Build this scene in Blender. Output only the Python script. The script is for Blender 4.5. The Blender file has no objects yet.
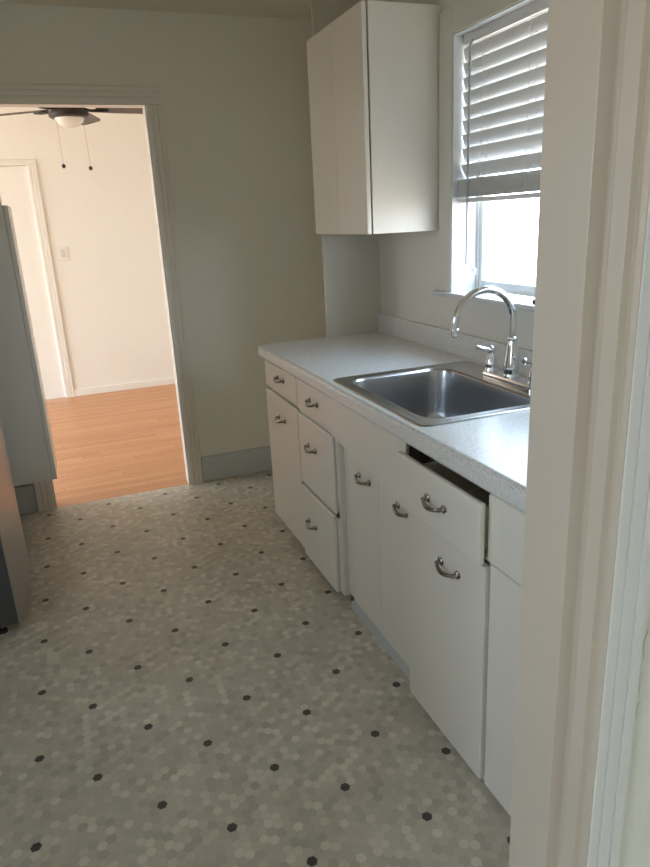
import bpy, bmesh, math, random
from mathutils import Vector
random.seed(7)
S = bpy.context.scene
COL = S.collection
PI = math.pi

# ------------------------------------------------------------------ materials
def new_mat(name):
    m = bpy.data.materials.new(name); m.use_nodes = True
    nt = m.node_tree; b = nt.nodes['Principled BSDF']
    return m, nt, b
def setv(b, **k):
    for n, v in k.items():
        b.inputs[n.replace('_', ' ')].default_value = v
def paint(name, col, rough=.45, bump=.06, scale=90, mottled=.04, spec=.4):
    m, nt, b = new_mat(name)
    setv(b, Roughness=rough); b.inputs['Specular IOR Level'].default_value = spec
    tc = nt.nodes.new('ShaderNodeTexCoord')
    n = nt.nodes.new('ShaderNodeTexNoise'); n.inputs['Scale'].default_value = 2.2; n.inputs['Detail'].default_value = 5
    nt.links.new(tc.outputs['Object'], n.inputs['Vector'])
    mx = nt.nodes.new('ShaderNodeMix'); mx.data_type = 'RGBA'
    mx.inputs[6].default_value = tuple(c*(1-mottled) for c in col)+(1,)
    mx.inputs[7].default_value = tuple(min(1, c*(1+mottled)) for c in col)+(1,)
    nt.links.new(n.outputs['Fac'], mx.inputs[0]); nt.links.new(mx.outputs[2], b.inputs['Base Color'])
    n2 = nt.nodes.new('ShaderNodeTexNoise'); n2.inputs['Scale'].default_value = scale; n2.inputs['Detail'].default_value = 3
    nt.links.new(tc.outputs['Object'], n2.inputs['Vector'])
    bp = nt.nodes.new('ShaderNodeBump'); bp.inputs['Strength'].default_value = bump; bp.inputs['Distance'].default_value = .01
    nt.links.new(n2.outputs['Fac'], bp.inputs['Height']); nt.links.new(bp.outputs['Normal'], b.inputs['Normal'])
    return m
def metal(name, col, rough, aniso=0, streak=None):
    m, nt, b = new_mat(name)
    setv(b, Base_Color=col+(1,), Metallic=1.0, Roughness=rough)
    if streak:
        tc = nt.nodes.new('ShaderNodeTexCoord'); mp = nt.nodes.new('ShaderNodeMapping')
        mp.inputs['Scale'].default_value = streak
        nt.links.new(tc.outputs['Object'], mp.inputs['Vector'])
        n = nt.nodes.new('ShaderNodeTexNoise'); n.inputs['Scale'].default_value = 1; n.inputs['Detail'].default_value = 4
        nt.links.new(mp.outputs[0], n.inputs['Vector'])
        r = nt.nodes.new('ShaderNodeMapRange'); r.inputs[3].default_value = rough*.93; r.inputs[4].default_value = rough*1.08
        nt.links.new(n.outputs['Fac'], r.inputs[0]); nt.links.new(r.outputs[0], b.inputs['Roughness'])
        bp = nt.nodes.new('ShaderNodeBump'); bp.inputs['Strength'].default_value = .0; bp.inputs['Distance'].default_value = .001
        nt.links.new(n.outputs['Fac'], bp.inputs['Height']); nt.links.new(bp.outputs[0], b.inputs['Normal'])
    return m

def tile_plaster(name, col):
    """painted plaster scored in a faint square tile grid"""
    m = paint(name, col, .4, .05)
    nt = m.node_tree; b = nt.nodes['Principled BSDF']
    tc = nt.nodes.new('ShaderNodeTexCoord')
    sp = nt.nodes.new('ShaderNodeSeparateXYZ'); nt.links.new(tc.outputs['Object'], sp.inputs[0])
    cb = nt.nodes.new('ShaderNodeCombineXYZ')
    nt.links.new(sp.outputs['Y'], cb.inputs['X']); nt.links.new(sp.outputs['Z'], cb.inputs['Y'])
    br = nt.nodes.new('ShaderNodeTexBrick'); br.offset = 0; br.inputs['Scale'].default_value = 1
    br.inputs['Brick Width'].default_value = .108; br.inputs['Row Height'].default_value = .108
    br.inputs['Mortar Size'].default_value = .0022; br.inputs['Mortar Smooth'].default_value = .6
    nt.links.new(cb.outputs[0], br.inputs['Vector'])
    bp = nt.nodes.new('ShaderNodeBump'); bp.inputs['Strength'].default_value = .2; bp.inputs['Distance'].default_value = .0015; bp.invert = True
    nt.links.new(br.outputs['Fac'], bp.inputs['Height'])
    old = [l.from_node for l in nt.links if l.to_socket == b.inputs['Normal']][0]
    nt.links.new(old.outputs[0], bp.inputs['Normal']); nt.links.new(bp.outputs[0], b.inputs['Normal'])
    return m

def hex_floor(name):
    """vinyl printed with small hexagons; a dark one every seven columns"""
    m, nt, b = new_mat(name); N = nt.nodes.new; L = nt.links.new
    W = .02619; CP = .866025*W
    def vm(op, a, bb=None, c=None):
        n = N('ShaderNodeVectorMath'); n.operation = op
        for i, v in enumerate((a, bb, c)):
            if v is None: continue
            if isinstance(v, (tuple, list)): n.inputs[i].default_value = v
            else: L(v, n.inputs[i])
        return n
    def mt(op, a, bb=None, c=None):
        n = N('ShaderNodeMath'); n.operation = op
        for i, v in enumerate((a, bb, c)):
            if v is None: continue
            if isinstance(v, (int, float)): n.inputs[i].default_value = v
            else: L(v, n.inputs[i])
        return n.outputs[0]
    g = N('ShaderNodeNewGeometry')
    sp0 = N('ShaderNodeSeparateXYZ'); L(g.outputs['Position'], sp0.inputs[0])
    # origin on one dark hexagon, lattice laid a hair off square to the room
    x = mt('ADD', sp0.outputs['X'], 1.700); y = mt('ADD', sp0.outputs['Y'], .088)
    x = mt('SUBTRACT', x, mt('MULTIPLY', y, .0115))
    x = mt('MULTIPLY', x, 1.0178)
    cb = N('ShaderNodeCombineXYZ'); L(x, cb.inputs[0]); L(y, cb.inputs[1])
    p = cb.outputs[0]
    s = (2*CP, W, 1)
    def cell(off):
        q = vm('SUBTRACT', p, off).outputs[0]
        w = N('ShaderNodeVectorMath'); w.operation = 'WRAP'
        L(q, w.inputs[0]); w.inputs[1].default_value = (CP, W/2, .5); w.inputs[2].default_value = (-CP, -W/2, -.5)
        return w.outputs[0]
    a = cell((0, 0, 0)); c = cell((CP, W/2, 0))
    la = vm('LENGTH', a).outputs['Value']; lc = vm('LENGTH', c).outputs['Value']
    sel = mt('LESS_THAN', lc, la)
    mx = N('ShaderNodeMix'); mx.data_type = 'VECTOR'; L(sel, mx.inputs[0]); L(a, mx.inputs[4]); L(c, mx.inputs[5])
    loc = mx.outputs[1]
    idp = vm('SUBTRACT', p, loc).outputs[0]
    idn = vm('DIVIDE', idp, (CP, W/2, 1)).outputs[0]
    rnd = vm('FLOOR', vm('ADD', idn, (.5, .5, .5)).outputs[0]).outputs[0]
    wn = N('ShaderNodeTexWhiteNoise'); wn.noise_dimensions = '3D'; L(rnd, wn.inputs['Vector'])
    # distance to the hexagon's edge (flat top: flats face +-Y and +-30 deg)
    ab = vm('ABSOLUTE', loc).outputs[0]; sa = N('ShaderNodeSeparateXYZ'); L(ab, sa.inputs[0])
    d1 = sa.outputs['Y']
    d2 = mt('ADD', mt('MULTIPLY', sa.outputs['X'], .866025), mt('MULTIPLY', sa.outputs['Y'], .5))
    dd = mt('MAXIMUM', d1, d2)
    edge = N('ShaderNodeMapRange'); edge.interpolation_type = 'SMOOTHSTEP'
    L(dd, edge.inputs[0]); edge.inputs[1].default_value = W/2-.0017; edge.inputs[2].default_value = W/2-.0004
    # shades
    cr = N('ShaderNodeValToRGB'); e = cr.color_ramp; e.interpolation = 'LINEAR'
    e.elements[0].position = 0; e.elements[0].color = (.45, .405, .33, 1)
    e.elements[1].position = 1; e.elements[1].color = (.69, .635, .53, 1)
    for pos, colr in ((.25, (.525, .475, .388, 1)), (.72, (.575, .525, .43, 1)), (.86, (.64, .585, .48, 1))):
        k = e.elements.new(pos); k.color = colr
    L(wn.outputs['Value'], cr.inputs[0])
    sr = N('ShaderNodeSeparateXYZ'); L(rnd, sr.inputs[0])
    def near(v, off, mod):
        t = mt('SUBTRACT', v, off) if off else v
        w = N('ShaderNodeMath'); w.operation = 'WRAP'; L(t, w.inputs[0]); w.inputs[1].default_value = mod/2; w.inputs[2].default_value = -mod/2
        return mt('LESS_THAN', mt('ABSOLUTE', w.outputs[0]), .5)
    dot = mt('MAXIMUM', mt('MULTIPLY', near(sr.outputs['X'], 0, 14), near(sr.outputs['Y'], 0, 24)),
             mt('MULTIPLY', near(sr.outputs['X'], 7, 14), near(sr.outputs['Y'], -11, 24)))
    m1 = N('ShaderNodeMix'); m1.data_type = 'RGBA'; L(dot, m1.inputs[0]); L(cr.outputs[0], m1.inputs[6]); m1.inputs[7].default_value = (.078, .072, .060, 1)
    m2 = N('ShaderNodeMix'); m2.data_type = 'RGBA'; L(mt('MULTIPLY', edge.outputs[0], .55), m2.inputs[0]); L(m1.outputs[2], m2.inputs[6]); m2.inputs[7].default_value = (.47, .43, .35, 1)
    # wear: broad blotches and small dark crumbs
    n = N('ShaderNodeTexNoise'); n.inputs['Scale'].default_value = 3.5; n.inputs['Detail'].default_value = 6; L(g.outputs['Position'], n.inputs['Vector'])
    mr = N('ShaderNodeMapRange'); L(n.outputs['Fac'], mr.inputs[0]); mr.inputs[1].default_value = .3; mr.inputs[2].default_value = .7; mr.inputs[3].default_value = .9; mr.inputs[4].default_value = 1.06
    v = N('ShaderNodeTexVoronoi'); v.inputs['Scale'].default_value = 6; L(g.outputs['Position'], v.inputs['Vector'])
    sv = N('ShaderNodeSeparateColor'); L(v.outputs['Color'], sv.inputs[0])
    crumb = mt('MULTIPLY', mt('LESS_THAN', v.outputs['Distance'], .018), mt('GREATER_THAN', sv.outputs[0], .55))
    k = mt('MULTIPLY', mr.outputs[0], mt('SUBTRACT', 1, mt('MULTIPLY', crumb, .75)))
    fin = vm('SCALE', m2.outputs[2]); L(k, fin.inputs['Scale'])
    L(fin.outputs[0], b.inputs['Base Color'])
    setv(b, Roughness=.42); b.inputs['Specular IOR Level'].default_value = .35
    bp = N('ShaderNodeBump'); bp.inputs['Strength'].default_value = .12; bp.inputs['Distance'].default_value = .0008; bp.invert = True
    L(edge.outputs[0], bp.inputs['Height']); L(bp.outputs[0], b.inputs['Normal'])
    return m

def wood_floor(name):
    m, nt, b = new_mat(name); N = nt.nodes.new; L = nt.links.new
    g = N('ShaderNodeNewGeometry')
    br = N('ShaderNodeTexBrick'); br.inputs['Scale'].default_value = 1; br.offset = 0; br.offset_frequency = 2; br.squash = 1
    br.inputs['Brick Width'].default_value = 1.6; br.inputs['Row Height'].default_value = .057
    br.inputs['Mortar Size'].default_value = .0012; br.inputs['Mortar Smooth'].default_value = .3; br.inputs['Bias'].default_value = -.1
    br.inputs['Color1'].default_value = (.50, .215, .082, 1); br.inputs['Color2'].default_value = (.59, .285, .118, 1)
    br.inputs['Mortar'].default_value = (.20, .075, .025, 1)
    sp = N('ShaderNodeSeparateXYZ'); L(g.outputs['Position'], sp.inputs[0])
    dv = N('ShaderNodeMath'); dv.operation = 'DIVIDE'; L(sp.outputs['Y'], dv.inputs[0]); dv.inputs[1].default_value = .057
    fl = N('ShaderNodeMath'); fl.operation = 'FLOOR'; L(dv.outputs[0], fl.inputs[0])
    wn = N('ShaderNodeTexWhiteNoise'); wn.noise_dimensions = '1D'; L(fl.outputs[0], wn.inputs['W'])
    ma = N('ShaderNodeMath'); ma.operation = 'MULTIPLY_ADD'; L(wn.outputs['Value'], ma.inputs[0]); ma.inputs[1].default_value = 3.1; L(sp.outputs['X'], ma.inputs[2])
    cv = N('ShaderNodeCombineXYZ'); L(ma.outputs[0], cv.inputs[0]); L(sp.outputs['Y'], cv.inputs[1])
    L(cv.outputs[0], br.inputs['Vector'])
    mp = N('ShaderNodeMapping'); mp.inputs['Scale'].default_value = (1.3, 26, 1); L(g.outputs['Position'], mp.inputs['Vector'])
    n = N('ShaderNodeTexNoise'); n.inputs['Scale'].default_value = 1.6; n.inputs['Detail'].default_value = 7; n.inputs['Roughness'].default_value = .6; L(mp.outputs[0], n.inputs['Vector'])
    mr = N('ShaderNodeMapRange'); L(n.outputs['Fac'], mr.inputs[0]); mr.inputs[1].default_value = .25; mr.inputs[2].default_value = .75; mr.inputs[3].default_value = .8; mr.inputs[4].default_value = 1.18
    sc = N('ShaderNodeVectorMath'); sc.operation = 'SCALE'; L(br.outputs['Color'], sc.inputs[0]); L(mr.outputs[0], sc.inputs['Scale'])
    L(sc.outputs[0], b.inputs['Base Color']); setv(b, Roughness=.33)
    bp = N('ShaderNodeBump'); bp.inputs['Strength'].default_value = .25; bp.inputs['Distance'].default_value = .001; bp.invert = True
    L(br.outputs['Fac'], bp.inputs['Height']); L(bp.outputs[0], b.inputs['Normal'])
    return m

def speckled(name):
    m, nt, b = new_mat(name); N = nt.nodes.new; L = nt.links.new
    g = N('ShaderNodeNewGeometry')
    last = None
    base = (.70, .69, .665, 1)
    for scale, thr, colr, sel in ((240, .25, (.42, .40, .37, 1), .5), (190, .21, (.15, .14, .13, 1), .74), (260, .25, (.80, .79, .76, 1), .5), (200, .2, (.40, .32, .25, 1), .82)):
        v = N('ShaderNodeTexVoronoi'); v.inputs['Scale'].default_value = scale; L(g.outputs['Position'], v.inputs['Vector'])
        s = N('ShaderNodeSeparateColor'); L(v.outputs['Color'], s.inputs[0])
        a = N('ShaderNodeMath'); a.operation = 'LESS_THAN'; L(v.outputs['Distance'], a.inputs[0]); a.inputs[1].default_value = thr*1.25
        c = N('ShaderNodeMath'); c.operation = 'GREATER_THAN'; L(s.outputs[0], c.inputs[0]); c.inputs[1].default_value = sel
        d = N('ShaderNodeMath'); d.operation = 'MULTIPLY'; L(a.outputs[0], d.inputs[0]); L(c.outputs[0], d.inputs[1])
        x = N('ShaderNodeMix'); x.data_type = 'RGBA'; L(d.outputs[0], x.inputs[0])
        if last is None: x.inputs[6].default_value = base
        else: L(last, x.inputs[6])
        x.inputs[7].default_value = colr; last = x.outputs[2]
    L(last, b.inputs['Base Color']); setv(b, Roughness=.27); b.inputs['Specular IOR Level'].default_value = .6
    return m

M = {}
M['wall'] = paint('wall_paint', (.785, .74, .64), .55, .12, 60, .035)
M['stub'] = paint('darkened_wall_paint', (.58, .54, .46), .55, .12, 60, .035)  # wall paint darkened to offset the light the stub catches
M['wand'] = paint('grey_plastic_rod', (.42, .44, .47), .35, .0)
M['far'] = paint('cream_wall_paint', (.83, .81, .745), .6, .1, 60, .02)
M['tile'] = tile_plaster('scored_plaster', (.71, .68, .615))
M['ceiling'] = paint('ceiling_paint', (.70, .65, .535), .6, .12, 50, .03)
M['whiteceil'] = paint('white_ceiling_paint', (.82, .80, .76), .7, .1, 50, .02)
M['cab'] = paint('cabinet_enamel', (.745, .695, .61), .32, .05, 45, .025, .5)
M['cabin'] = paint('cabinet_inside', (.20, .17, .13), .7)
M['trim'] = paint('trim_enamel', (.77, .715, .625), .35, .05, 40, .03, .5)
M['jamb'] = paint('aged_cream_enamel', (.60, .515, .425), .38, .08, 35, .05, .5)
M['casing'] = paint('white_casing_enamel', (.765, .75, .73), .4, .05, 40, .02)
M['winwhite'] = paint('window_white_enamel', (.63, .635, .63), .3, .04, 40, .02, .5)
M['base'] = paint('blue_grey_enamel', (.535, .545, .525), .45, .05, 40, .04)
M['greycab'] = paint('grey_white_enamel', (.76, .71, .62), .35, .05, 40, .02, .5)
M['hex'] = hex_floor('hexagon_vinyl')
M['wood'] = wood_floor('orange_strip_floor')
M['counter'] = speckled('speckled_laminate')
M['steel'] = metal('brushed_steel', (.46, .46, .465), .26)
M['fridge'] = metal('fridge_steel', (.41, .41, .41), .34, streak=(2, 2, 90))
M['chrome'] = metal('chrome', (.80, .81, .83), .06)
M['nickel'] = metal('aged_nickel', (.33, .30, .265), .24)
M['fridgeside'] = paint('dark_grey_side', (.085, .087, .09), .45, .08, 200, .03)
M['black'] = paint('black_plastic', (.015, .015, .016), .4)
M['bronze'] = paint('dark_bronze', (.035, .026, .022), .4, .02)
M['blade'] = paint('dark_brown_blade', (.11, .085, .075), .45, .05)
M['plate'] = paint('white_plastic', (.83, .80, .74), .35, .0)
M['chain'] = metal('chain_brass', (.45, .38, .3), .35)
def slat_mat():
    m, nt, b = new_mat('blind_vinyl'); setv(b, Base_Color=(.77, .765, .76, 1), Roughness=.4)
    t = nt.nodes.new('ShaderNodeBsdfTranslucent'); t.inputs[0].default_value = (.82, .81, .78, 1)
    mx = nt.nodes.new('ShaderNodeMixShader'); mx.inputs[0].default_value = .07
    nt.links.new(b.outputs[0], mx.inputs[1]); nt.links.new(t.outputs[0], mx.inputs[2])
    nt.links.new(mx.outputs[0], nt.nodes['Material Output'].inputs[0]); return m
M['slat'] = slat_mat()
def opal():
    m, nt, b = new_mat('opal_glass'); setv(b, Base_Color=(.86, .84, .76, 1), Roughness=.25); return m
M['opal'] = opal()
def glassm():
    m, nt, b = new_mat('window_glass'); setv(b, Base_Color=(1, 1, 1, 1), Roughness=0.0)
    gl = nt.nodes.new('ShaderNodeBsdfGlossy'); gl.inputs['Roughness'].default_value = 0.0
    tr = nt.nodes.new('ShaderNodeBsdfTransparent'); fr = nt.nodes.new('ShaderNodeFresnel'); fr.inputs[0].default_value = 1.3
    mx = nt.nodes.new('ShaderNodeMixShader')
    ge = nt.nodes.new('ShaderNodeNewGeometry'); ml = nt.nodes.new('ShaderNodeMath'); ml.operation = 'MULTIPLY'; iv = nt.nodes.new('ShaderNodeMath'); iv.operation = 'SUBTRACT'; iv.inputs[0].default_value = 1
    nt.links.new(ge.outputs['Backfacing'], iv.inputs[1]); nt.links.new(fr.outputs[0], ml.inputs[0]); nt.links.new(iv.outputs[0], ml.inputs[1])
    nt.links.new(ml.outputs[0], mx.inputs[0]); nt.links.new(tr.outputs[0], mx.inputs[1]); nt.links.new(gl.outputs[0], mx.inputs[2])
    nt.links.new(mx.outputs[0], nt.nodes['Material Output'].inputs[0]); return m
M['glass'] = glassm()
def clearm():
    m, nt, b = new_mat('clear_film'); setv(b, Base_Color=(.93, .95, .96, 1), Roughness=.15)
    tr = nt.nodes.new('ShaderNodeBsdfTransparent'); mx = nt.nodes.new('ShaderNodeMixShader'); mx.inputs[0].default_value = .5
    nt.links.new(tr.outputs[0], mx.inputs[1]); nt.links.new(b.outputs[0], mx.inputs[2])
    nt.links.new(mx.outputs[0], nt.nodes['Material Output'].inputs[0]); return m
M['clear'] = clearm()

# ------------------------------------------------------------------ mesh helpers
ORG = {}
SY = .987          # the kitchen's length was measured a little long
def sy(y): return y*SY if y < 0 else y
class MB:
    def __init__(s): s.bm = bmesh.new()
    def box(s, x0, x1, y0, y1, z0, z1, bev=0, seg=2):
        x0, x1 = sorted((x0, x1)); y0, y1 = sorted((y0, y1)); z0, z1 = sorted((z0, z1))
        v = [s.bm.verts.new(c) for c in ((x0,y0,z0),(x1,y0,z0),(x1,y1,z0),(x0,y1,z0),(x0,y0,z1),(x1,y0,z1),(x1,y1,z1),(x0,y1,z1))]
        f = [s.bm.faces.new([v[i] for i in q]) for q in ((3,2,1,0),(4,5,6,7),(0,1,5,4),(1,2,6,5),(2,3,7,6),(3,0,4,7))]
        if bev:
            ed = set(e for q in f for e in q.edges)
            bmesh.ops.bevel(s.bm, geom=list(ed), offset=bev, segments=seg, profile=.5, affect='EDGES')
        return s
    def prism(s, pts, axis, lo, hi):
        """pts: outline in the two other axes (in x,y,z order), extruded along axis"""
        def P(a, b, c): return {'x': (c, a, b), 'y': (a, c, b), 'z': (a, b, c)}[axis]
        A = [s.bm.verts.new(P(a, b, lo)) for a, b in pts]; B = [s.bm.verts.new(P(a, b, hi)) for a, b in pts]
        n = len(pts); s.bm.faces.new(A); s.bm.faces.new(list(reversed(B)))
        for i in range(n): s.bm.faces.new((A[i], B[i], B[(i+1) % n], A[(i+1) % n]))
        return s
    def loops(s, rings, cap0=True, cap1=True, closed=True):
        R = [[s.bm.verts.new(p) for p in r] for r in rings]
        n = len(R[0])
        for a, b in zip(R, R[1:]):
            for i in range(n if closed else n-1):
                s.bm.faces.new((a[i], a[(i+1) % n], b[(i+1) % n], b[i]))
        if cap0: s.bm.faces.new(list(reversed(R[0])))
        if cap1: s.bm.faces.new(R[-1])
        return s
    def lathe(s, prof, c, seg=24, axis=(0, 0, 1), cap=True):
        ax = Vector(axis).normalized(); u = ax.orthogonal().normalized(); w = ax.cross(u); c = Vector(c)
        rings = [[c+ax*h+(u*math.cos(2*PI*i/seg)+w*math.sin(2*PI*i/seg))*max(r, 1e-5) for i in range(seg)] for r, h in prof]
        return s.loops(rings, cap, cap)
    def tube(s, path, rad, seg=12):
        path = [Vector(p) for p in path]; n = len(path)
        rad = rad if isinstance(rad, (list, tuple)) else [rad]*n
        rings = []; u = None
        for i, p in enumerate(path):
            t = (path[min(i+1, n-1)]-path[max(i-1, 0)]).normalized()
            if u is None: u = t.orthogonal().normalized()
            u = (u-t*u.dot(t)).normalized(); w = t.cross(u)
            rings.append([p+(u*math.cos(2*PI*k/seg)+w*math.sin(2*PI*k/seg))*rad[i] for k in range(seg)])
        return s.loops(rings)
    def build(s, name, mat, parent=None, smooth=True, angle=35):
        bm = s.bm
        for v in bm.verts: v.co.y = sy(v.co.y)
        bmesh.ops.recalc_face_normals(bm, faces=bm.faces)
        xs = [v.co for v in bm.verts]
        lo = Vector((min(c.x for c in xs), min(c.y for c in xs), min(c.z for c in xs))); hi = Vector((max(c.x for c in xs), max(c.y for c in xs), max(c.z for c in xs)))
        o0 = Vector(((lo.x+hi.x)/2, (lo.y+hi.y)/2, lo.z))
        if parent is None and name.split('_')[0] in ('wall', 'floor', 'ceiling'): o0 = Vector((0, 0, 0))
        for v in bm.verts: v.co -= o0
        me = bpy.data.meshes.new(name); bm.to_mesh(me); bm.free()
        if smooth:
            for p in me.polygons: p.use_smooth = True
            me.set_sharp_from_angle(angle=math.radians(angle))
        me.materials.append(M[mat] if isinstance(mat, str) else mat)
        o = bpy.data.objects.new(name, me); COL.objects.link(o)
        if smooth:
            wn = o.modifiers.new('weighted normals', 'WEIGHTED_NORMAL'); wn.keep_sharp = True; wn.weight = 100
        ORG[o.name] = o0
        if parent is not None:
            o.parent = parent; o.location = o0-ORG[parent.name]
        else: o.location = o0
        return o
def thing(name, loc, label, cat, group=None):
    o = bpy.data.objects.new(name, None); COL.objects.link(o); loc = (loc[0], sy(loc[1]), loc[2]); o.location = loc; o.empty_display_size = .05
    ORG[o.name] = Vector(loc); o['label'] = label; o['category'] = cat
    if group: o['group'] = group
    return o
def tag(o, label, cat, group=None):
    o['label'] = label; o['category'] = cat
    if group: o['group'] = group
    return o
def struct(o): o['kind'] = 'structure'; return o
def box(name, mat, *a, parent=None, bev=0): return MB().box(*a, bev=bev).build(name, mat, parent)

H = 2.46          # ceiling
YN0, YN1 = -3.112, -3.236   # near wall, kitchen side / outer side
XL = -2.47        # kitchen left wall
YL = 2.732        # far wall of the room beyond
WT = .15

def wall_with_hole(name, x0, x1, y0, y1, hy0, hy1, hz0, hz1, mat='far'):
    w = MB(); w.box(x0, x1, y0, hy0, 0, H); w.box(x0, x1, hy1, y1, 0, H); w.box(x0, x1, hy0, hy1, 0, hz0); w.box(x0, x1, hy0, hy1, hz1, H)
    return struct(w.build(name, mat, smooth=False))
# ------------------------------------------------------------------ setting: floors
struct(box('floor', 'hex', XL-.1, .1, YN1+.02, .0, -.06, 0))
struct(box('floor_living_room', 'wood', -5.3, .15, 0, YL+.1, -.06, 0))
struct(box('floor_front_room', 'far', -4.2, .15, -6.6, YN1+.02, -.06, 0))
# ceilings
struct(box('ceiling', 'ceiling', XL-.1, .15, YN1, .07, H, H+.08))
struct(box('ceiling_living_room', 'whiteceil', -5.3, .15, .07, YL+.12, H, H+.08))
struct(box('ceiling_front_room', 'whiteceil', -4.2, .15, -6.6, YN1, H, H+.08))

# wall between kitchen and the room beyond, with the cased opening
DX0, DX1, DZ = -1.660, -.920, 2.043
w = MB()
w.box(-5.3, DX0, 0, .07, 0, H); w.box(DX1, .15, 0, .07, 0, H); w.box(DX0, DX1, 0, .07, DZ, H)
struct(w.build('wall_far', 'wall', smooth=False))
# stub wall that closes the far end of the counter
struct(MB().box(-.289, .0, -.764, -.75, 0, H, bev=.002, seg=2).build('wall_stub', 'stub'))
# window wall
WY0, WY1, WZ0, WZ1 = -1.44, -2.50, 1.137, 2.062
w = MB()
w.box(0, WT, WY0, .0, 0, H); w.box(0, WT, YN1, WY1, 0, H); w.box(0, WT, WY1, WY0, 0, WZ0); w.box(0, WT, WY1, WY0, WZ1, H)
struct(w.build('wall_right', 'tile', smooth=False))
KW = (-2.42, -2.02, 1.25, 1.82)  # unseen window opening, added to bring daylight onto the cabinets
wall_with_hole('wall_left', XL-.1, XL, YN1+.02, 0, *KW, mat='wall')
# near wall with the doorway the picture is taken through
OX0, OX1 = -1.78, -.872
w = MB()
w.box(XL, OX0, YN1, YN0, 0, H); w.box(OX1, 0, YN1, YN0, 0, H); w.box(OX0, OX1, YN1, YN0, 2.08, H)
w.box(-4.2, XL, YN1, YN0, 0, H)
struct(w.build('wall_near', 'far', smooth=False))

# ------------------------------------------------------------------ rooms beyond and behind (room behind invented to supply daylight)
LW = (0.2, 2.66, .1, 2.4)  # invented window; the room's left end is added with it for daylight
wall_with_hole('wall_living_left', -5.3, -5.2, .07, YL, *LW)
struct(box('wall_living_right', 'far', .05, .15, .07, YL, 0, H))
NW = (-5.4, -4.45, .88, 2.05)  # unseen window added behind the camera to supply daylight
wall_with_hole('wall_front_left', -4.2, -4.1, -6.6, YN1, *NW)
struct(box('wall_front_right', 'far', .05, .15, -6.6, YN1, 0, H))
struct(box('wall_front_back', 'far', -4.2, .15, -6.7, -6.6, 0, H))
# far wall of the living room with a closed door
QX0, QX1 = -2.32, -1.560
w = MB(); w.box(-5.3, QX0, YL, YL+.12, 0, H); w.box(QX1, .15, YL, YL+.12, 0, H); w.box(QX0, QX1, YL, YL+.12, 2.0, H)
struct(w.build('wall_back', 'far', smooth=False))
struct(MB().box(QX0, QX1, YL+.012, YL+.052, 0.004, 1.998, bev=.003).build('door_2', 'far'))
def casing_profile(w, t):
    """section of a flat casing with two shallow grooves: (across, out) from the opening outwards"""
    g = .004
    return [(0, 0), (0, t*.8), (.004, t), (w*.32, t), (w*.34, t-g), (w*.38, t-g), (w*.40, t), (w*.64, t), (w*.66, t-g), (w*.70, t-g), (w*.72, t), (w-.004, t), (w, t*.8), (w, 0)]
def casing(name, mat, x, sgn, yface, ysgn, z0, z1, w=.08, t=.018):
    pts = [(x+sgn*a, yface+ysgn*b) for a, b in casing_profile(w, t)]
    return struct(MB().prism(pts, 'z', z0, z1).build(name, mat))
def head_casing(name, mat, x0, x1, yface, ysgn, z, w=.08, t=.018):
    pts = [(yface+ysgn*b, z+a) for a, b in casing_profile(w, t)]
    return struct(MB().prism(pts, 'x', x0, x1).build(name, mat))
casing('trim_1', 'far', QX1, 1, YL, -1, 0, 2.0, .078)
casing('trim_2', 'far', QX0, -1, YL, -1, 0, 2.0, .078)
head_casing('trim_3', 'far', QX0-.078, QX1+.078, YL, -1, 2.0, .045)
struct(MB().box(QX1+.078, .05, YL-.014, YL, 0, .062, bev=.003).build('baseboard_back', 'far'))

# kitchen-side casing and lining of the opening to the living room
casing('trim_4', 'trim', DX1+.004, 1, 0, -1, 0, DZ, .078, .02)
casing('trim_5', 'trim', DX0-.004, -1, 0, -1, 0, DZ, .09, .02)
head_casing('trim_6', 'trim', DX0-.094, DX1+.082, 0, -1, DZ+.002, .082, .02)
struct(MB().box(DX1-.003, DX1+.004, -.016, .072, 0, DZ, bev=.002).build('trim_7', 'trim'))
struct(MB().box(DX0-.004, DX0+.003, -.016, .072, 0, DZ, bev=.002).build('trim_8', 'trim'))
struct(MB().box(DX0+.003, DX1-.003, -.016, .072, DZ-.003, DZ+.002, bev=.002).build('trim_9', 'trim'))
struct(MB().box(DX1+.083, .0, -.014, 0, 0, .155, bev=.004).build('baseboard_far', 'base'))
struct(MB().box(XL, DX0-.096, -.014, 0, 0, .16, bev=.004).build('baseboard_left', 'base'))

# near doorway: lining with its stop, and the grooved casing on this side
pts = [(-.86, -3.109), (-.899, -3.109), (-.90, -3.110), (-.90, -3.194), (-.8992, -3.1965), (-.882, -3.1985), (-.877, -3.203), (-.8765, -3.207), (-.880, -3.2105), (-.883, -3.2125), (-.883, -3.2335), (-.8825, -3.2355), (-.8735, -3.2365), (-.8722, -3.239), (-.872, -3.243), (-.872, -3.2505), (-.86, -3.2505)]
struct(MB().prism(pts, 'z', 0, 2.09).build('door_1', 'jamb', angle=50))
yf = -3.2520
pts = [(-.8715, YN1)]
for gx in (None, -.8525, -.8295):
    if gx is None: pts += [(-.8715, yf+.0025), (-.869, yf)]
    else: pts += [(gx-.0018, yf), (gx-.0006, yf+.003), (gx+.0012, yf+.003), (gx+.0024, yf)]
pts += [(-.8115, yf), (-.809, yf+.0025), (-.809, YN1)]
struct(MB().prism(pts, 'z', 0, 2.15).build('trim_10', 'casing', angle=20))
m = MB(); rc = random.Random(11)
for zc, hh in ((.886, .022), (.826, .018), (.778, .019)):
    n = 10; P = []
    for i in range(n):
        t = 2*PI*i/n; k = .75+.4*rc.random(); P.append((-.7885+.0045*k*math.cos(t), zc+hh*k*math.sin(t)))
    m.prism(P, 'y', YN1-.0014, YN1)
struct(m.build('trim_17', 'far', angle=20))
struct(MB().box(OX0-.02, OX0, -3.25, -3.10, 0, 2.08, bev=.003).build('trim_11', 'jamb'))
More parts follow.
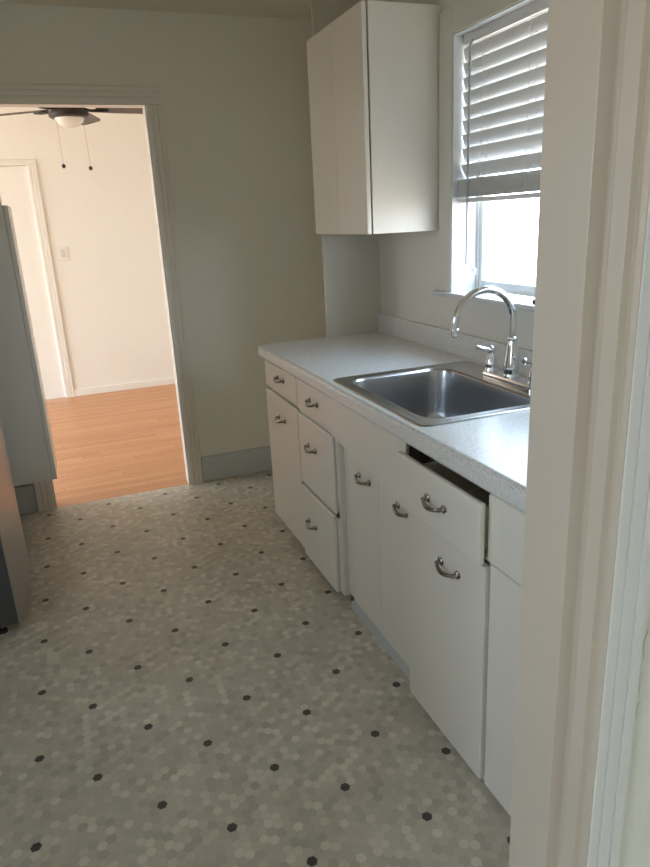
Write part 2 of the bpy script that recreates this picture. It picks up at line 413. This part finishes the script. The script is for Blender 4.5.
struct(MB().box(OX0, -.9, -3.25, -3.10, 2.065, 2.08, bev=.003).build('trim_12', 'jamb'))

# ------------------------------------------------------------------ window
win = struct(bpy.data.objects.new('window_1', None)); COL.objects.link(win); win.location = (.1, sy(-1.97), 1.157); ORG['window_1'] = Vector(win.location)
f = MB()
f.box(-.012, .148, WY0-.004, WY0-.0005, 1.157, WZ1-.0005); f.box(-.012, .148, WY1+.0005, WY1+.004, 1.157, WZ1-.0005); f.box(-.012, .148, WY1+.004, WY0-.004, WZ1-.004, WZ1-.0005)
struct(f.build('window_lining', 'winwhite', win))
f = MB(); a0, a1 = WY0-.0045, WY1+.0045
f.box(.105, .14, a0-.032, a0, 1.157, 2.056, bev=.003); f.box(.105, .14, a1, a1+.032, 1.157, 2.056, bev=.003)
f.box(.106, .139, a1+.03, a0-.03, 1.157, 1.196, bev=.003); f.box(.106, .139, a1+.03, a0-.03, 2.0, 2.056, bev=.003); f.box(.107, .138, a1+.03, a0-.03, 1.61, 1.65, bev=.003)
f.box(.098, .106, a0-.012, a0, 1.157, 2.045, bev=.002)
struct(f.build('window_sash', 'winwhite', win))
struct(MB().box(.120, .124, a1+.028, a0-.028, 1.19, 2.005).build('window_pane', 'glass', win, smooth=False))
# casing round the window, stool
struct(MB().box(-.016, 0, WY0+.002, WY0+.092, 1.157, WZ1+.09, bev=.003).build('trim_13', 'tile'))
struct(MB().box(-.016, 0, WY1-.092, WY1-.002, 1.157, WZ1+.09, bev=.003).build('trim_14', 'tile'))
struct(MB().box(-.016, 0, WY1-.002, WY0+.002, WZ1, WZ1+.09, bev=.003).build('trim_15', 'tile'))
struct(MB().box(-.034, .105, WY1-.11, WY0+.115, WZ0, 1.157, bev=.006, seg=3).build('trim_16', 'winwhite'))

# ------------------------------------------------------------------ window blind
bl = thing('window_blind', (.045, -1.97, 1.5), 'white slatted blind half lowered in the kitchen window', 'blind')
BY0, BY1 = -1.4505, -2.488
MB().box(.026, .062, BY1, BY0, 2.024, 2.056, bev=.003).build('headrail', 'slat', bl)
s = MB(); n = 9; BX = .034
def slat(mb, zc, ang, wd=.0505, th=.0028):
    ca, sa = math.cos(ang), math.sin(ang); pts = []
    for i in range(7):
        t = -wd/2+wd*i/6; c = .0025*(1-(2*t/wd)**2); pts.append((t, c))
    sec = [(t, c+th/2) for t, c in pts]+[(t, c-th/2) for t, c in reversed(pts)]
    mb.prism([(BX+t*ca-c*sa, zc+t*sa+c*ca) for t, c in sec], 'y', BY1, BY0)
zs = []
for i in range(9):
    zc = 2.038-.0474*i; zs.append(zc)
    slat(s, zc if i else 2.036, math.radians(107))          # room edge high
slat(s, 1.604, math.radians(118))
for i in range(14): slat(s, 1.572-.0046*i, math.radians(2))
s.build('slats', 'slat', bl)
MB().box(BX-.027, BX+.027, BY1, BY0, 1.490, 1.506, bev=.004).build('bottom_rail', 'slat', bl)
for yy in (-1.60, -1.86, -2.12, -2.36):
    c = MB()
    for dx in (-.026, .026):
        c.tube([(BX+dx, yy, 1.51), (BX+dx, yy, 2.03)], .0009, 6)
    c.tube([(BX, yy, 1.5), (BX, yy, 2.03)], .0011, 6)
    for zc in zs: c.box(BX-.027, BX+.027, yy-.0015, yy+.0015, zc-.0245, zc-.0235)
    if yy in (-1.60, -1.86):                 # slack cord looped in front of the gathered slats
        for k, ph in enumerate((0, 2.1)):
            pth = [(BX-.031-.002*math.sin(5*t), yy+.02*math.sin(2*PI*t+ph)*(1-.3*t), 1.575-.055*t+.008*math.sin(3*PI*t+ph)) for t in [i/24 for i in range(25)]]
            c.tube(pth, .0011, 6)
        c.tube([(BX-.0285, yy, 1.66), (BX-.031, yy+.006, 1.62), (BX-.033, yy+.014, 1.575)], .001, 6)
    c.build('ladder_cord', 'plate', bl)
MB().tube([(.022, -1.520, 2.03), (.006, -1.523, 2.01), (.002, -1.527, 1.268)], [.003, .0045, .0045], 8).build('tilt_wand', 'wand', bl)

# small things on the stool
o = MB().tube([(.055, -1.475, 1.1605), (.045, -1.49, 1.1605), (.030, -1.53, 1.1605)], [.0035, .003, .0026], 8)
o.lathe([(.0001, 0), (.006, 0), (.006, .004), (.0001, .004)], (.055, -1.472, 1.161), 10, (.25, .9, 0))
tag(o.build('wall_plug_screw', 'plate'), 'small white screw peg lying on the window sill by the jamb', 'screw')
o = MB(); rings = []
rr = random.Random(3)
for j in range(5):
    a = j/4; rings.append([(.040+.045*(i/9)+.004*rr.uniform(-1, 1), -1.52-.075*a+.006*rr.uniform(-1, 1), 1.1585+.020*math.sin(PI*i/9)*math.sin(PI*a*.9+.1)+.005*rr.random()) for i in range(10)])
o.loops(rings, False, False, False)
pf = o.build('plastic_wrapper', 'clear'); md = pf.modifiers.new('t', 'SOLIDIFY'); md.thickness = .0008
tag(pf, 'crumpled clear plastic wrapper on the window sill', 'wrapper')
o = MB().lathe([(.0001, 0), (.011, 0), (.0125, .003), (.0125, .010), (.010, .014), (.0001, .014)], (.0, -1.958, 1.157), 16)
o.box(-.006, .006, -1.995, -1.955, 1.158, 1.166, bev=.002)
tag(o.build('rubber_stopper', 'black'), 'small black stopper on the window sill behind the tap', 'stopper')
hk = MB().lathe([(.0001, 0), (.007, 0), (.007, .003), (.0001, .003)], (.085, WY0-.0142, 1.24), 12, (0, -1, 0))
hk.tube([(.085, WY0-.017, 1.24), (.083, WY0-.03, 1.24), (.078, WY0-.036, 1.235), (.075, WY0-.036, 1.226), (.080, WY0-.035, 1.220)], .0022, 8)
tag(hk.build('cord_hook', 'plate'), 'tiny white hook screwed to the window jamb', 'hook')

# ------------------------------------------------------------------ pulls
def pull(parent, x, yc, zc, tilt=0):
    """arched pull with two flared feet, standing out towards -X"""
    m = MB(); hw = .040
    for s in (-1, 1):
        m.lathe([(.0001, 0), (.0115, 0), (.0118, .002), (.008, .0045), (.0055, .009), (.0062, .014), (.0062, .018), (.0001, .021)], (x, yc+s*hw, zc), 14, (-1, 0, 0))
        m.lathe([(.0001, 0), (.008, 0), (.0085, .002), (.0045, .004), (.0001, .0045)], (x, yc+s*(hw+.008), zc+.002), 12, (-1, 0, 0))
    path = []; rad = []
    for i in range(17):
        t = -1+i/8; path.append((x-.014-.010*(1-t*t)**.8 if abs(t) < 1 else x-.014, yc+t*hw, zc-.007*(1-t*t))); rad.append(.0042+.0026*(1-abs(t))**.7)
    m.tube(path, rad, 10)
    return m.build('handle', 'nickel', parent, angle=60)
def slab(name, parent, x, y0, y1, z0, z1, t=.019, bev=.005, mat='cab'):
    return MB().box(x, x+t, y0, y1, z0, z1, bev=bev, seg=3).build(name, mat, parent)

# ------------------------------------------------------------------ base cabinets
G = 'base cabinets under the counter'
XF = -.596; ZT = .859
def carcass(parent, y0, y1, z0=.0, holes=(), xf=XF, lo=(ZT, ZT)):
    """open-fronted box of panels with a face frame"""
    m = MB(); e = .018
    m.box(xf, -.004, y0, y0-e, z0, lo[0]); m.box(xf, -.004, y1+e, y1, z0, lo[1])
    for h, a, b in ((lo[0], y0, y0-e), (lo[1], y1+e, y1)):
        if h < ZT: m.box(-.15, -.004, a, b, h, ZT)
    if z0 > 0: m.box(-.53, -.51, y1, y0, 0, z0)
    m.box(-.02, -.004, y1+e, y0-e, z0, ZT); m.box(xf+.02, -.02, y1+e, y0-e, max(z0, .06), .078)
    for (a, b, c, d) in holes: m.box(xf, xf+.02, a, b, c, d)
    return m.build('carcass', 'cab', parent, smooth=False)
# A far unit
y0, y1 = -.768, -1.232
A = thing('base_cabinet', (-.3, (y0+y1)/2, 0), 'white base cabinet at the far end of the counter, one drawer over one door', 'cabinet', G)
carcass(A, y0, y1, .066, ((y0-.018, y1+.018, .825, ZT), (y0-.018, y1+.018, .70, .725), (y0-.018, y1+.018, .066, .09)))
d = slab('drawer', A, -.615, y0-.002, y1+.004, .722, .846); pull(d, -.615, -1.017, .796)
d = slab('door', A, -.618, y0-.002, y1+.004, .062, .708, .021); pull(d, -.618, -1.004, .612)
# B drawers
y0, y1 = -1.233, -1.655
B = thing('base_cabinet', (-.3, (y0+y1)/2, 0), 'white base cabinet with three drawers stacked one above another', 'cabinet', G)
carcass(B, y0, y1, .056, ((y0-.018, y1+.018, .835, ZT), (y0-.018, y1+.018, .695, .72), (y0-.018, y1+.018, .375, .405), (y0-.018, y1+.018, .056, .08), (y1+.018, y1+.05, .08, .83)), -.606)
d = slab('drawer', B, -.615, y0-.005, -1.600, .716, .848, .0085); pull(d, -.615, -1.432, .786)
d = slab('drawer', B, -.618, y0-.005, -1.626, .394, .703, .0115); pull(d, -.618, -1.395, .589)
d = slab('drawer', B, -.624, y0-.005, -1.612, .052, .382, .0175); pull(d, -.624, -1.366, .246)
# C sink base
y0, y1 = -1.656, -2.206
Cc = thing('base_cabinet', (-.3, (y0+y1)/2, 0), 'white sink base cabinet with two recessed doors over a blue grey kick board', 'cabinet', G)
XR = -.574
carcass(Cc, y0, y1, 0.0, (), XR, (.69, .69))
MB().prism([(-1.602, .848), (-1.602, .7055), (-2.203, .646), (-2.203, .848)], 'x', -.615, -.6065).build('apron', 'cab', Cc)
MB().box(XR-.012, XR+.006, y0-.0005, -1.672, .05, .71).box(XR-.014, XR, -1.672, -1.70, .05, .71, bev=.002).build('stile', 'cab', Cc)
d = slab('door', Cc, -.590, -1.702, -1.952, .062, .715, .018); pull(d, -.590, -1.842, .608)
d = slab('door', Cc, -.591, -1.955, -2.204, .060, .700, .018); pull(d, -.591, -2.139, .611)
MB().box(-.584, -.573, y0-.0005, y1+.0005, 0, .056, bev=.002).build('kick_board', 'base', Cc)
h = MB(); h.box(-.596, -.588, -1.690, -1.712, .062, .074, bev=.002); h.tube([(-.597, -1.70, .058), (-.597, -1.70, .078)], .004, 8); h.box(-.593, -.588, -1.672, -1.694, .064, .071, bev=.001)
h.build('hinge', 'nickel', Cc)
# D open drawer unit
y0, y1 = -2.207, -2.612
D = thing('base_cabinet', (-.3, (y0+y1)/2, 0), 'white base cabinet whose top drawer stands slightly open', 'cabinet', G)
carcass(D, y0, y1, 0, ((y0-.018, y1+.018, .655, .665), (y0-.018, y1+.018, 0, .03)), XF, (.69, ZT))
m = MB().box(-.645, -.625, -2.196, -2.618, .667, .826, bev=.0075, seg=3)
m.box(-.626, -.15, -2.262, -2.272, .69, .800); m.box(-.626, -.15, -2.578, -2.588, .69, .800); m.box(-.626, -.15, -2.272, -2.578, .688, .694)
d = m.build('drawer', 'cab', D); pull(d, -.645, -2.42, .752)
d = slab('door', D, -.620, -2.214, -2.609, .020, .652, .022); pull(d, -.620, -2.448, .574)
# E near unit
y0, y1 = -2.6135, -3.094
E = thing('base_cabinet', (-.3, (y0+y1)/2, 0), 'white base cabinet at the near end of the counter, partly behind the door jamb', 'cabinet', G)
carcass(E, y0, y1, 0, ((y0-.018, y1+.018, .835, ZT), (y0-.018, y1+.018, .65, .68), (y0-.018, y1+.018, 0, .03)))
slab('drawer', E, -.617, -2.610, y1+.004, .672, .846, .02, .006)
slab('door', E, -.614, -2.620, y1+.004, .018, .668, .017)

# ------------------------------------------------------------------ countertop
CT = thing('countertop', (-.32, -1.93, ZT), 'pale speckled grey laminate countertop with backsplash around the sink', 'countertop')
cx0, zt, zb = -.64, .914, .8595
SX0, SX1, SY0, SY1 = -.600, -.062, -1.632, -2.278       # cut-out for the sink
prof = [(SX0, zb), (cx0+.008, zb), (cx0+.002, zb+.006), (cx0, zb+.014), (cx0, zt-.016), (cx0+.003, zt-.008), (cx0+.009, zt-.002), (cx0+.018, zt), (SX0, zt)]
m = MB().prism(prof, 'y', YN0+.001, -.7655)
m.box(SX0, -.0015, SY0, -.7655, zb, zt); m.box(SX0, -.0015, YN0+.001, SY1, zb, zt); m.box(SX1, -.0015, SY1, SY0, zb, zt)
m.build('worktop', 'counter', CT, angle=40)
MB().box(-.0205, -.0012, YN0+.001, -.7655, zt+.0002, 1.003, bev=.003).build('backsplash', 'counter', CT)

# ------------------------------------------------------------------ sink
SK = thing('kitchen_sink', (-.33, -1.955, .914), 'square stainless steel single bowl sink set in the countertop', 'sink')
def rrect(x0, x1, y0, y1, r, z, n=8):
    x0, x1 = sorted((x0, x1)); y0, y1 = sorted((y0, y1)); out = []
    for cx, cy, a in ((x1-r, y1-r, 0), (x0+r, y1-r, 90), (x0+r, y0+r, 180), (x1-r, y0+r, 270)):
        for i in range(n+1):
            t = math.radians(a+90*i/n); out.append((cx+r*math.cos(t), cy+r*math.sin(t), z))
    return out
ox0, ox1, oy0, oy1 = -.612, -.048, -1.622, -2.290
bx0, bx1, by0, by1 = -.566, -.178, -1.668, -2.244
z = .9145
def ins(d, rad, zz, base=(bx0, bx1, by0, by1)): return rrect(base[0]+d, base[1]-d, base[2]-d, base[3]+d, rad, zz)
OUT = (ox0, ox1, oy0, oy1)
m = MB().loops([ins(0, .030, z, OUT), ins(.002, .029, z+.0032, OUT), ins(.006, .027, z+.0042, OUT), ins(.013, .024, z+.0030, OUT), ins(.016, .022, z+.0018, OUT),
    ins(-.012, .078, z+.0012), ins(-.005, .072, z+.0024), ins(0, .068, z+.0010), ins(.004, .066, z-.006)], False, False)
m.build('rim', 'steel', SK, angle=60)
rings = [ins(.004, .066, z-.006)]
for d_, r_, h_ in ((.008, .068, .03), (.013, .07, .09), (.018, .072, .15), (.022, .074, .172), (.028, .076, .187), (.038, .078, .199), (.052, .074, .206), (.07, .06, .209)): rings.append(ins(d_, r_, z-h_))
rings.append(ins(.15, .035, z-.212))
m = MB().loops(rings, False, True); m.build('basin', 'steel', SK, angle=60)
MB().lathe([(.0001, .002), (.030, .002), (.034, .006), (.044, .004), (.046, 0), (.0001, 0)], (-.37, -1.956, z-.2122), 28).build('drain', 'chrome', SK)

# ------------------------------------------------------------------ faucet
FX, FY = -.120, -2.0
FA = thing('kitchen_faucet', (FX, FY, .916), 'chrome gooseneck kitchen faucet with two lever handles behind the sink', 'faucet')
zf = .9165
m = MB().loops([rrect(FX-.031, FX+.028, FY-.150, FY+.140, .026, zf), rrect(FX-.031, FX+.028, FY-.150, FY+.140, .026, zf+.014), rrect(FX-.027, FX+.024, FY-.146, FY+.136, .023, zf+.019)])
m.build('base_plate', 'chrome', FA, angle=40)
m = MB().lathe([(.0001, 0), (.0265, 0), (.0275, .004), (.0255, .010), (.0245, .014), (.0255, .020), (.026, .032), (.0235, .055), (.0195, .085), (.016, .110), (.0140, .121), (.0170, .124), (.0170, .130), (.013, .134), (.0001, .134)], (FX, FY, zf+.018), 28)
m.build('spout_body', 'chrome', FA, angle=50)
cxs, czs, R_ = FX-.108, 1.118, .108
path = [(FX, FY, 1.06), (FX, FY, 1.09)]
for i in range(25):
    a = PI*i/24*1.02; path.append((cxs+R_*math.cos(a), FY, czs+R_*math.sin(a)))
m = MB().tube(path, .0115, 16); e = path[-1]
m.build('spout', 'chrome', FA, angle=60)
MB().lathe([(.0001, -.004), (.0125, -.004), (.0145, 0), (.0145, .016), (.0125, .022), (.0001, .022)], (e[0], e[1], e[2]), 20, (.05, 0, -1)).build('aerator', 'chrome', FA)
for yy in (FY+.115, FY-.122):
    m = MB().lathe([(.0001, 0), (.0225, 0), (.0235, .004), (.0195, .012), (.021, .018), (.0215, .026), (.0175, .042), (.0125, .054), (.0105, .060), (.0135, .064), (.0150, .071), (.0145, .080), (.009, .086), (.0001, .088)], (FX, yy, zf+.018), 24)
    s_ = 1 if yy > FY else -1
    m.tube([(FX, yy, zf+.091), (FX-.016, yy+s_*.004, zf+.093), (FX-.034, yy+s_*.008, zf+.097), (FX-.050, yy+s_*.012, zf+.100), (FX-.056, yy+s_*.013, zf+.101)], [.0095, .0085, .0092, .0105, .006], 12)
    m.build('lever_handle', 'chrome', FA, angle=50)

# ------------------------------------------------------------------ wall cabinet
UC = thing('wall_cabinet', (-.16, -1.057, 1.393), 'white wall cabinet with two flat doors hanging beside the window', 'cabinet')
m = MB(); x0, x1, y0, y1, z0, z1 = -.298, -.0015, -.766, -1.340, 1.393, 2.179
m.box(x0, x1, y0, y0-.016, z0, z1); m.box(x0, x1, y1+.016, y1, z0, z1); m.box(x0+.001, x1, y1+.016, y0-.016, z0+.003, z0+.019); m.box(x0+.001, x1, y1+.016, y0-.016, z1-.019, z1-.003); m.box(-.012, x1, y1+.016, y0-.016, z0+.019, z1-.019)
m.build('carcass', 'cab', UC, smooth=False)
slab('door', UC, -.324, y0-.001, -1.0555, z0-.001, z1, .021, .005)
slab('door', UC, -.324, -1.0565, y1+.002, z0-.001, z1, .021, .005)

# ------------------------------------------------------------------ fridge
FR = thing('fridge', (-2.1, -.925, 0), 'stainless steel fridge standing against the left wall', 'fridge')
fy0, fy1 = -.58, -1.272
MB().box(-2.44, -1.865, fy1+.006, fy0-.006, .05, 1.70, bev=.006).build('cabinet_shell', 'fridgeside', FR)
def bowed_door(z0, z1):
    pts = []; n = 20; yc = (fy0+fy1)/2; hw = (fy0-fy1)/2
    for i in range(n+1):
        t = -1+2*i/n; pts.append((-1.793+.025*(1-t*t), yc+t*hw))
    front = pts
    m = MB()
    sec = [(-1.862, fy1+.002)]+[(front[0][0]-.004, fy1)]+[(a, b+(.002 if k == 0 else (-.002 if k == n else 0))) for k, (a, b) in enumerate(front)]+[(front[-1][0]-.004, fy0)]+[(-1.862, fy0-.002)]
    m.prism(sec, 'z', z0, z1); return m
d = bowed_door(.045, .72).build('freezer_drawer', 'fridge', FR, angle=30)
MB().box(-1.862, -1.797, fy1-.0015, fy1+.003, .048, .718, bev=.001).build('side_skin', 'fridgeside', d)
d = bowed_door(.73, 1.70).build('door', 'fridge', FR, angle=30)
MB().box(-1.862, -1.797, fy1-.0015, fy1+.003, .733, 1.698, bev=.001).build('side_skin', 'fridgeside', d)
MB().tube([(-1.79, fy1+.06, .82), (-1.735, fy1+.06, .82), (-1.735, fy1+.06, 1.5), (-1.79, fy1+.06, 1.5)], .011, 10).build('handle', 'chrome', d)
MB().box(-2.42, -1.90, fy1+.03, fy0-.03, .0, .05).build('plinth', 'black', FR)
for yy in (fy1+.05, fy0-.05):
    MB().lathe([(.0001, 0), (.02, 0), (.018, .012), (.012, .015), (.012, .05), (.0001, .05)], (-1.865, yy, 0), 14).build('foot', 'black', FR)

# ------------------------------------------------------------------ pale grey cabinet beyond the fridge
PC = thing('tall_cabinet', (-2.2, -.18, 0), 'tall pale grey cabinet between the fridge and the doorway', 'cabinet')
MB().box(XL+.002, -1.637, -.315, -.04, .272, 1.584, bev=.002).build('carcass', 'greycab', PC)
MB().box(-1.6365, -1.616, -.316, -.04, .272, 1.584, bev=.0025, seg=2).build('door', 'greycab', PC)
MB().box(XL+.002, -2.05, -.29, -.05, 0, .2715).build('plinth', 'greycab', PC)

# ------------------------------------------------------------------ living room things
sw = thing('light_switch', (-1.3845, YL, 1.216), 'white light switch plate beside the door in the room beyond', 'switch')
MB().box(-1.424, -1.345, YL-.006, YL, 1.217, 1.339, bev=.003, seg=3).build('switch_plate', 'plate', sw)
MB().box(-1.401, -1.368, YL-.0095, YL-.005, 1.245, 1.311, bev=.002).build('rocker', 'winwhite', sw)
for zz in (1.229, 1.327): MB().lathe([(.0001, 0), (.0035, 0), (.003, .0012), (.0001, .0012)], (-1.3845, YL-.006, zz), 10, (0, -1, 0)).build('screw', 'plate', sw)

fx, fy, fz = -1.232, 1.2, 2.205
FN = thing('ceiling_fan', (fx, fy, H), 'dark brown ceiling fan with a white glass light in the room beyond', 'fan')
MB().lathe([(.0001, .245), (.07, .245), (.065, .215), (.03, .195), (.013, .185), (.013, .11), (.06, .10), (.105, .085), (.118, .05), (.115, .015), (.09, -.005), (.0001, -.005)], (fx, fy, fz), 32).build('motor_housing', 'bronze', FN)
MB().lathe([(.0001, -.004), (.06, -.004), (.10, -.01), (.120, -.018), (.124, -.034), (.122, -.050), (.108, -.058), (.0001, -.058)], (fx, fy, fz), 36).build('light_rim', 'bronze', FN)
prof = [(.0001, -.05)]+[(.092*math.cos(t), -.050-.062*math.sin(t)) for t in [PI/2*i/10 for i in range(11)]]
MB().lathe(prof, (fx, fy, fz), 36).build('light_dome', 'opal', FN)
for k in range(5):
    a = math.radians(2+72*k); ca, sa = math.cos(a), math.sin(a); tl = math.radians(-12)
    m = MB(); top = []; bot = []
    out = [(.17, -.05), (.30, -.062), (.60, -.072), (.64, -.066), (.655, -.045), (.655, .045), (.64, .066), (.60, .072), (.30, .062), (.17, .05)]
    for lst, dz in ((top, .004), (bot, -.004)):
        for r, t in out:
            tt, hh = t*math.cos(tl), t*math.sin(tl)+dz
            lst.append((fx+r*ca-tt*sa, fy+r*sa+tt*ca, fz+hh))
    m.loops([bot, top]); bd = m.build('blade', 'blade', FN, angle=40)
    m = MB(); m.tube([(fx+.09*ca, fy+.09*sa, fz-.002), (fx+.14*ca, fy+.14*sa, fz-.012), (fx+.2*ca, fy+.2*sa, fz-.010), (fx+.25*ca, fy+.25*sa, fz-.009)], [.010, .009, .012, .006], 8)
    m.build('blade_bracket', 'bronze', bd)
for dx, zz in ((-.083, 1.858), (.079, 1.842)):
    c = MB().tube([(fx+dx, fy-.075, fz-.045), (fx+dx+.002, fy-.075, zz+.008)], .0011, 6).build('pull_chain', 'chain', FN)
    MB().lathe([(.0001, -.014), (.007, -.012), (.012, -.004), (.012, .004), (.007, .010), (.002, .014), (.0001, .014)], (fx+dx+.002, fy-.075, zz), 14).build('pull_knob', 'bronze', c)

# ------------------------------------------------------------------ light
wd = bpy.data.worlds.new('World'); S.world = wd; wd.use_nodes = True
nt = wd.node_tree; bg = nt.nodes['Background']
tc = nt.nodes.new('ShaderNodeTexCoord'); sp = nt.nodes.new('ShaderNodeSeparateXYZ'); cr = nt.nodes.new('ShaderNodeValToRGB')
mr = nt.nodes.new('ShaderNodeMapRange'); mr.inputs[1].default_value = -1; mr.inputs[2].default_value = 1
nt.links.new(tc.outputs['Generated'], sp.inputs[0]); nt.links.new(sp.outputs['Z'], mr.inputs[0]); nt.links.new(mr.outputs[0], cr.inputs[0])
e = cr.color_ramp; e.elements[0].position = .44; e.elements[0].color = (.42, .40, .36, 1); e.elements[1].position = .8; e.elements[1].color = (.55, .76, 1.0, 1)
k = e.elements.new(.52); k.color = (.77, .885, 1.0, 1)
nt.links.new(cr.outputs[0], bg.inputs['Color']); bg.inputs['Strength'].default_value = 4.9
def portal(name, loc, rot, sx, sy):
    l = bpy.data.lights.new(name, 'AREA'); l.shape = 'RECTANGLE'; l.size = sx; l.size_y = sy; l.cycles.is_portal = True
    o = bpy.data.objects.new(name, l); COL.objects.link(o); o.location = loc; o.rotation_euler = rot
R90 = PI/2
portal('daylight_kitchen_window', (.155, sy(-1.97), 1.6), (0, R90, 0), .93, 1.08)
portal('added_daylight_living_left', (-5.31, 1.43, 1.25), (0, -R90, 0), 2.3, 2.46)
portal('added_daylight_kitchen_left', (XL-.11, sy(-2.25), 1.55), (0, -R90, 0), .57, .4)
portal('added_daylight_front', (-4.21, sy(-4.9), 1.45), (0, -R90, 0), 1.35, 1.7)

# ------------------------------------------------------------------ camera
from mathutils import Matrix
yaw, pitch, roll = math.radians(20.461), math.radians(17.731), math.radians(-2.911)
f = Vector((math.sin(yaw)*math.cos(pitch), math.cos(yaw)*math.cos(pitch), -math.sin(pitch)))
r = Vector((math.cos(yaw), -math.sin(yaw), 0)); u = r.cross(f)
c, s = math.cos(roll), math.sin(roll)
r2 = c*r+s*u; u2 = -s*r+c*u
cam = bpy.data.cameras.new('camera'); co = bpy.data.objects.new('camera', cam); COL.objects.link(co)
co.matrix_world = Matrix(((r2.x, u2.x, -f.x, -1.4542), (r2.y, u2.y, -f.y, -3.7748), (r2.z, u2.z, -f.z, 1.4606), (0, 0, 0, 1)))
cam.sensor_fit = 'VERTICAL'; cam.sensor_height = 24; cam.lens = 672.63/867*24; cam.clip_start = .02
S.camera = co
S.view_settings.view_transform = 'Standard'; S.view_settings.look = 'None'; S.view_settings.gamma = 1; S.view_settings.use_curve_mapping = False
S.view_settings.exposure = 1.44
S.cycles.max_bounces = 12; S.cycles.diffuse_bounces = 8; S.cycles.glossy_bounces = 6; S.cycles.transparent_max_bounces = 12
S.cycles.sample_clamp_indirect = 8
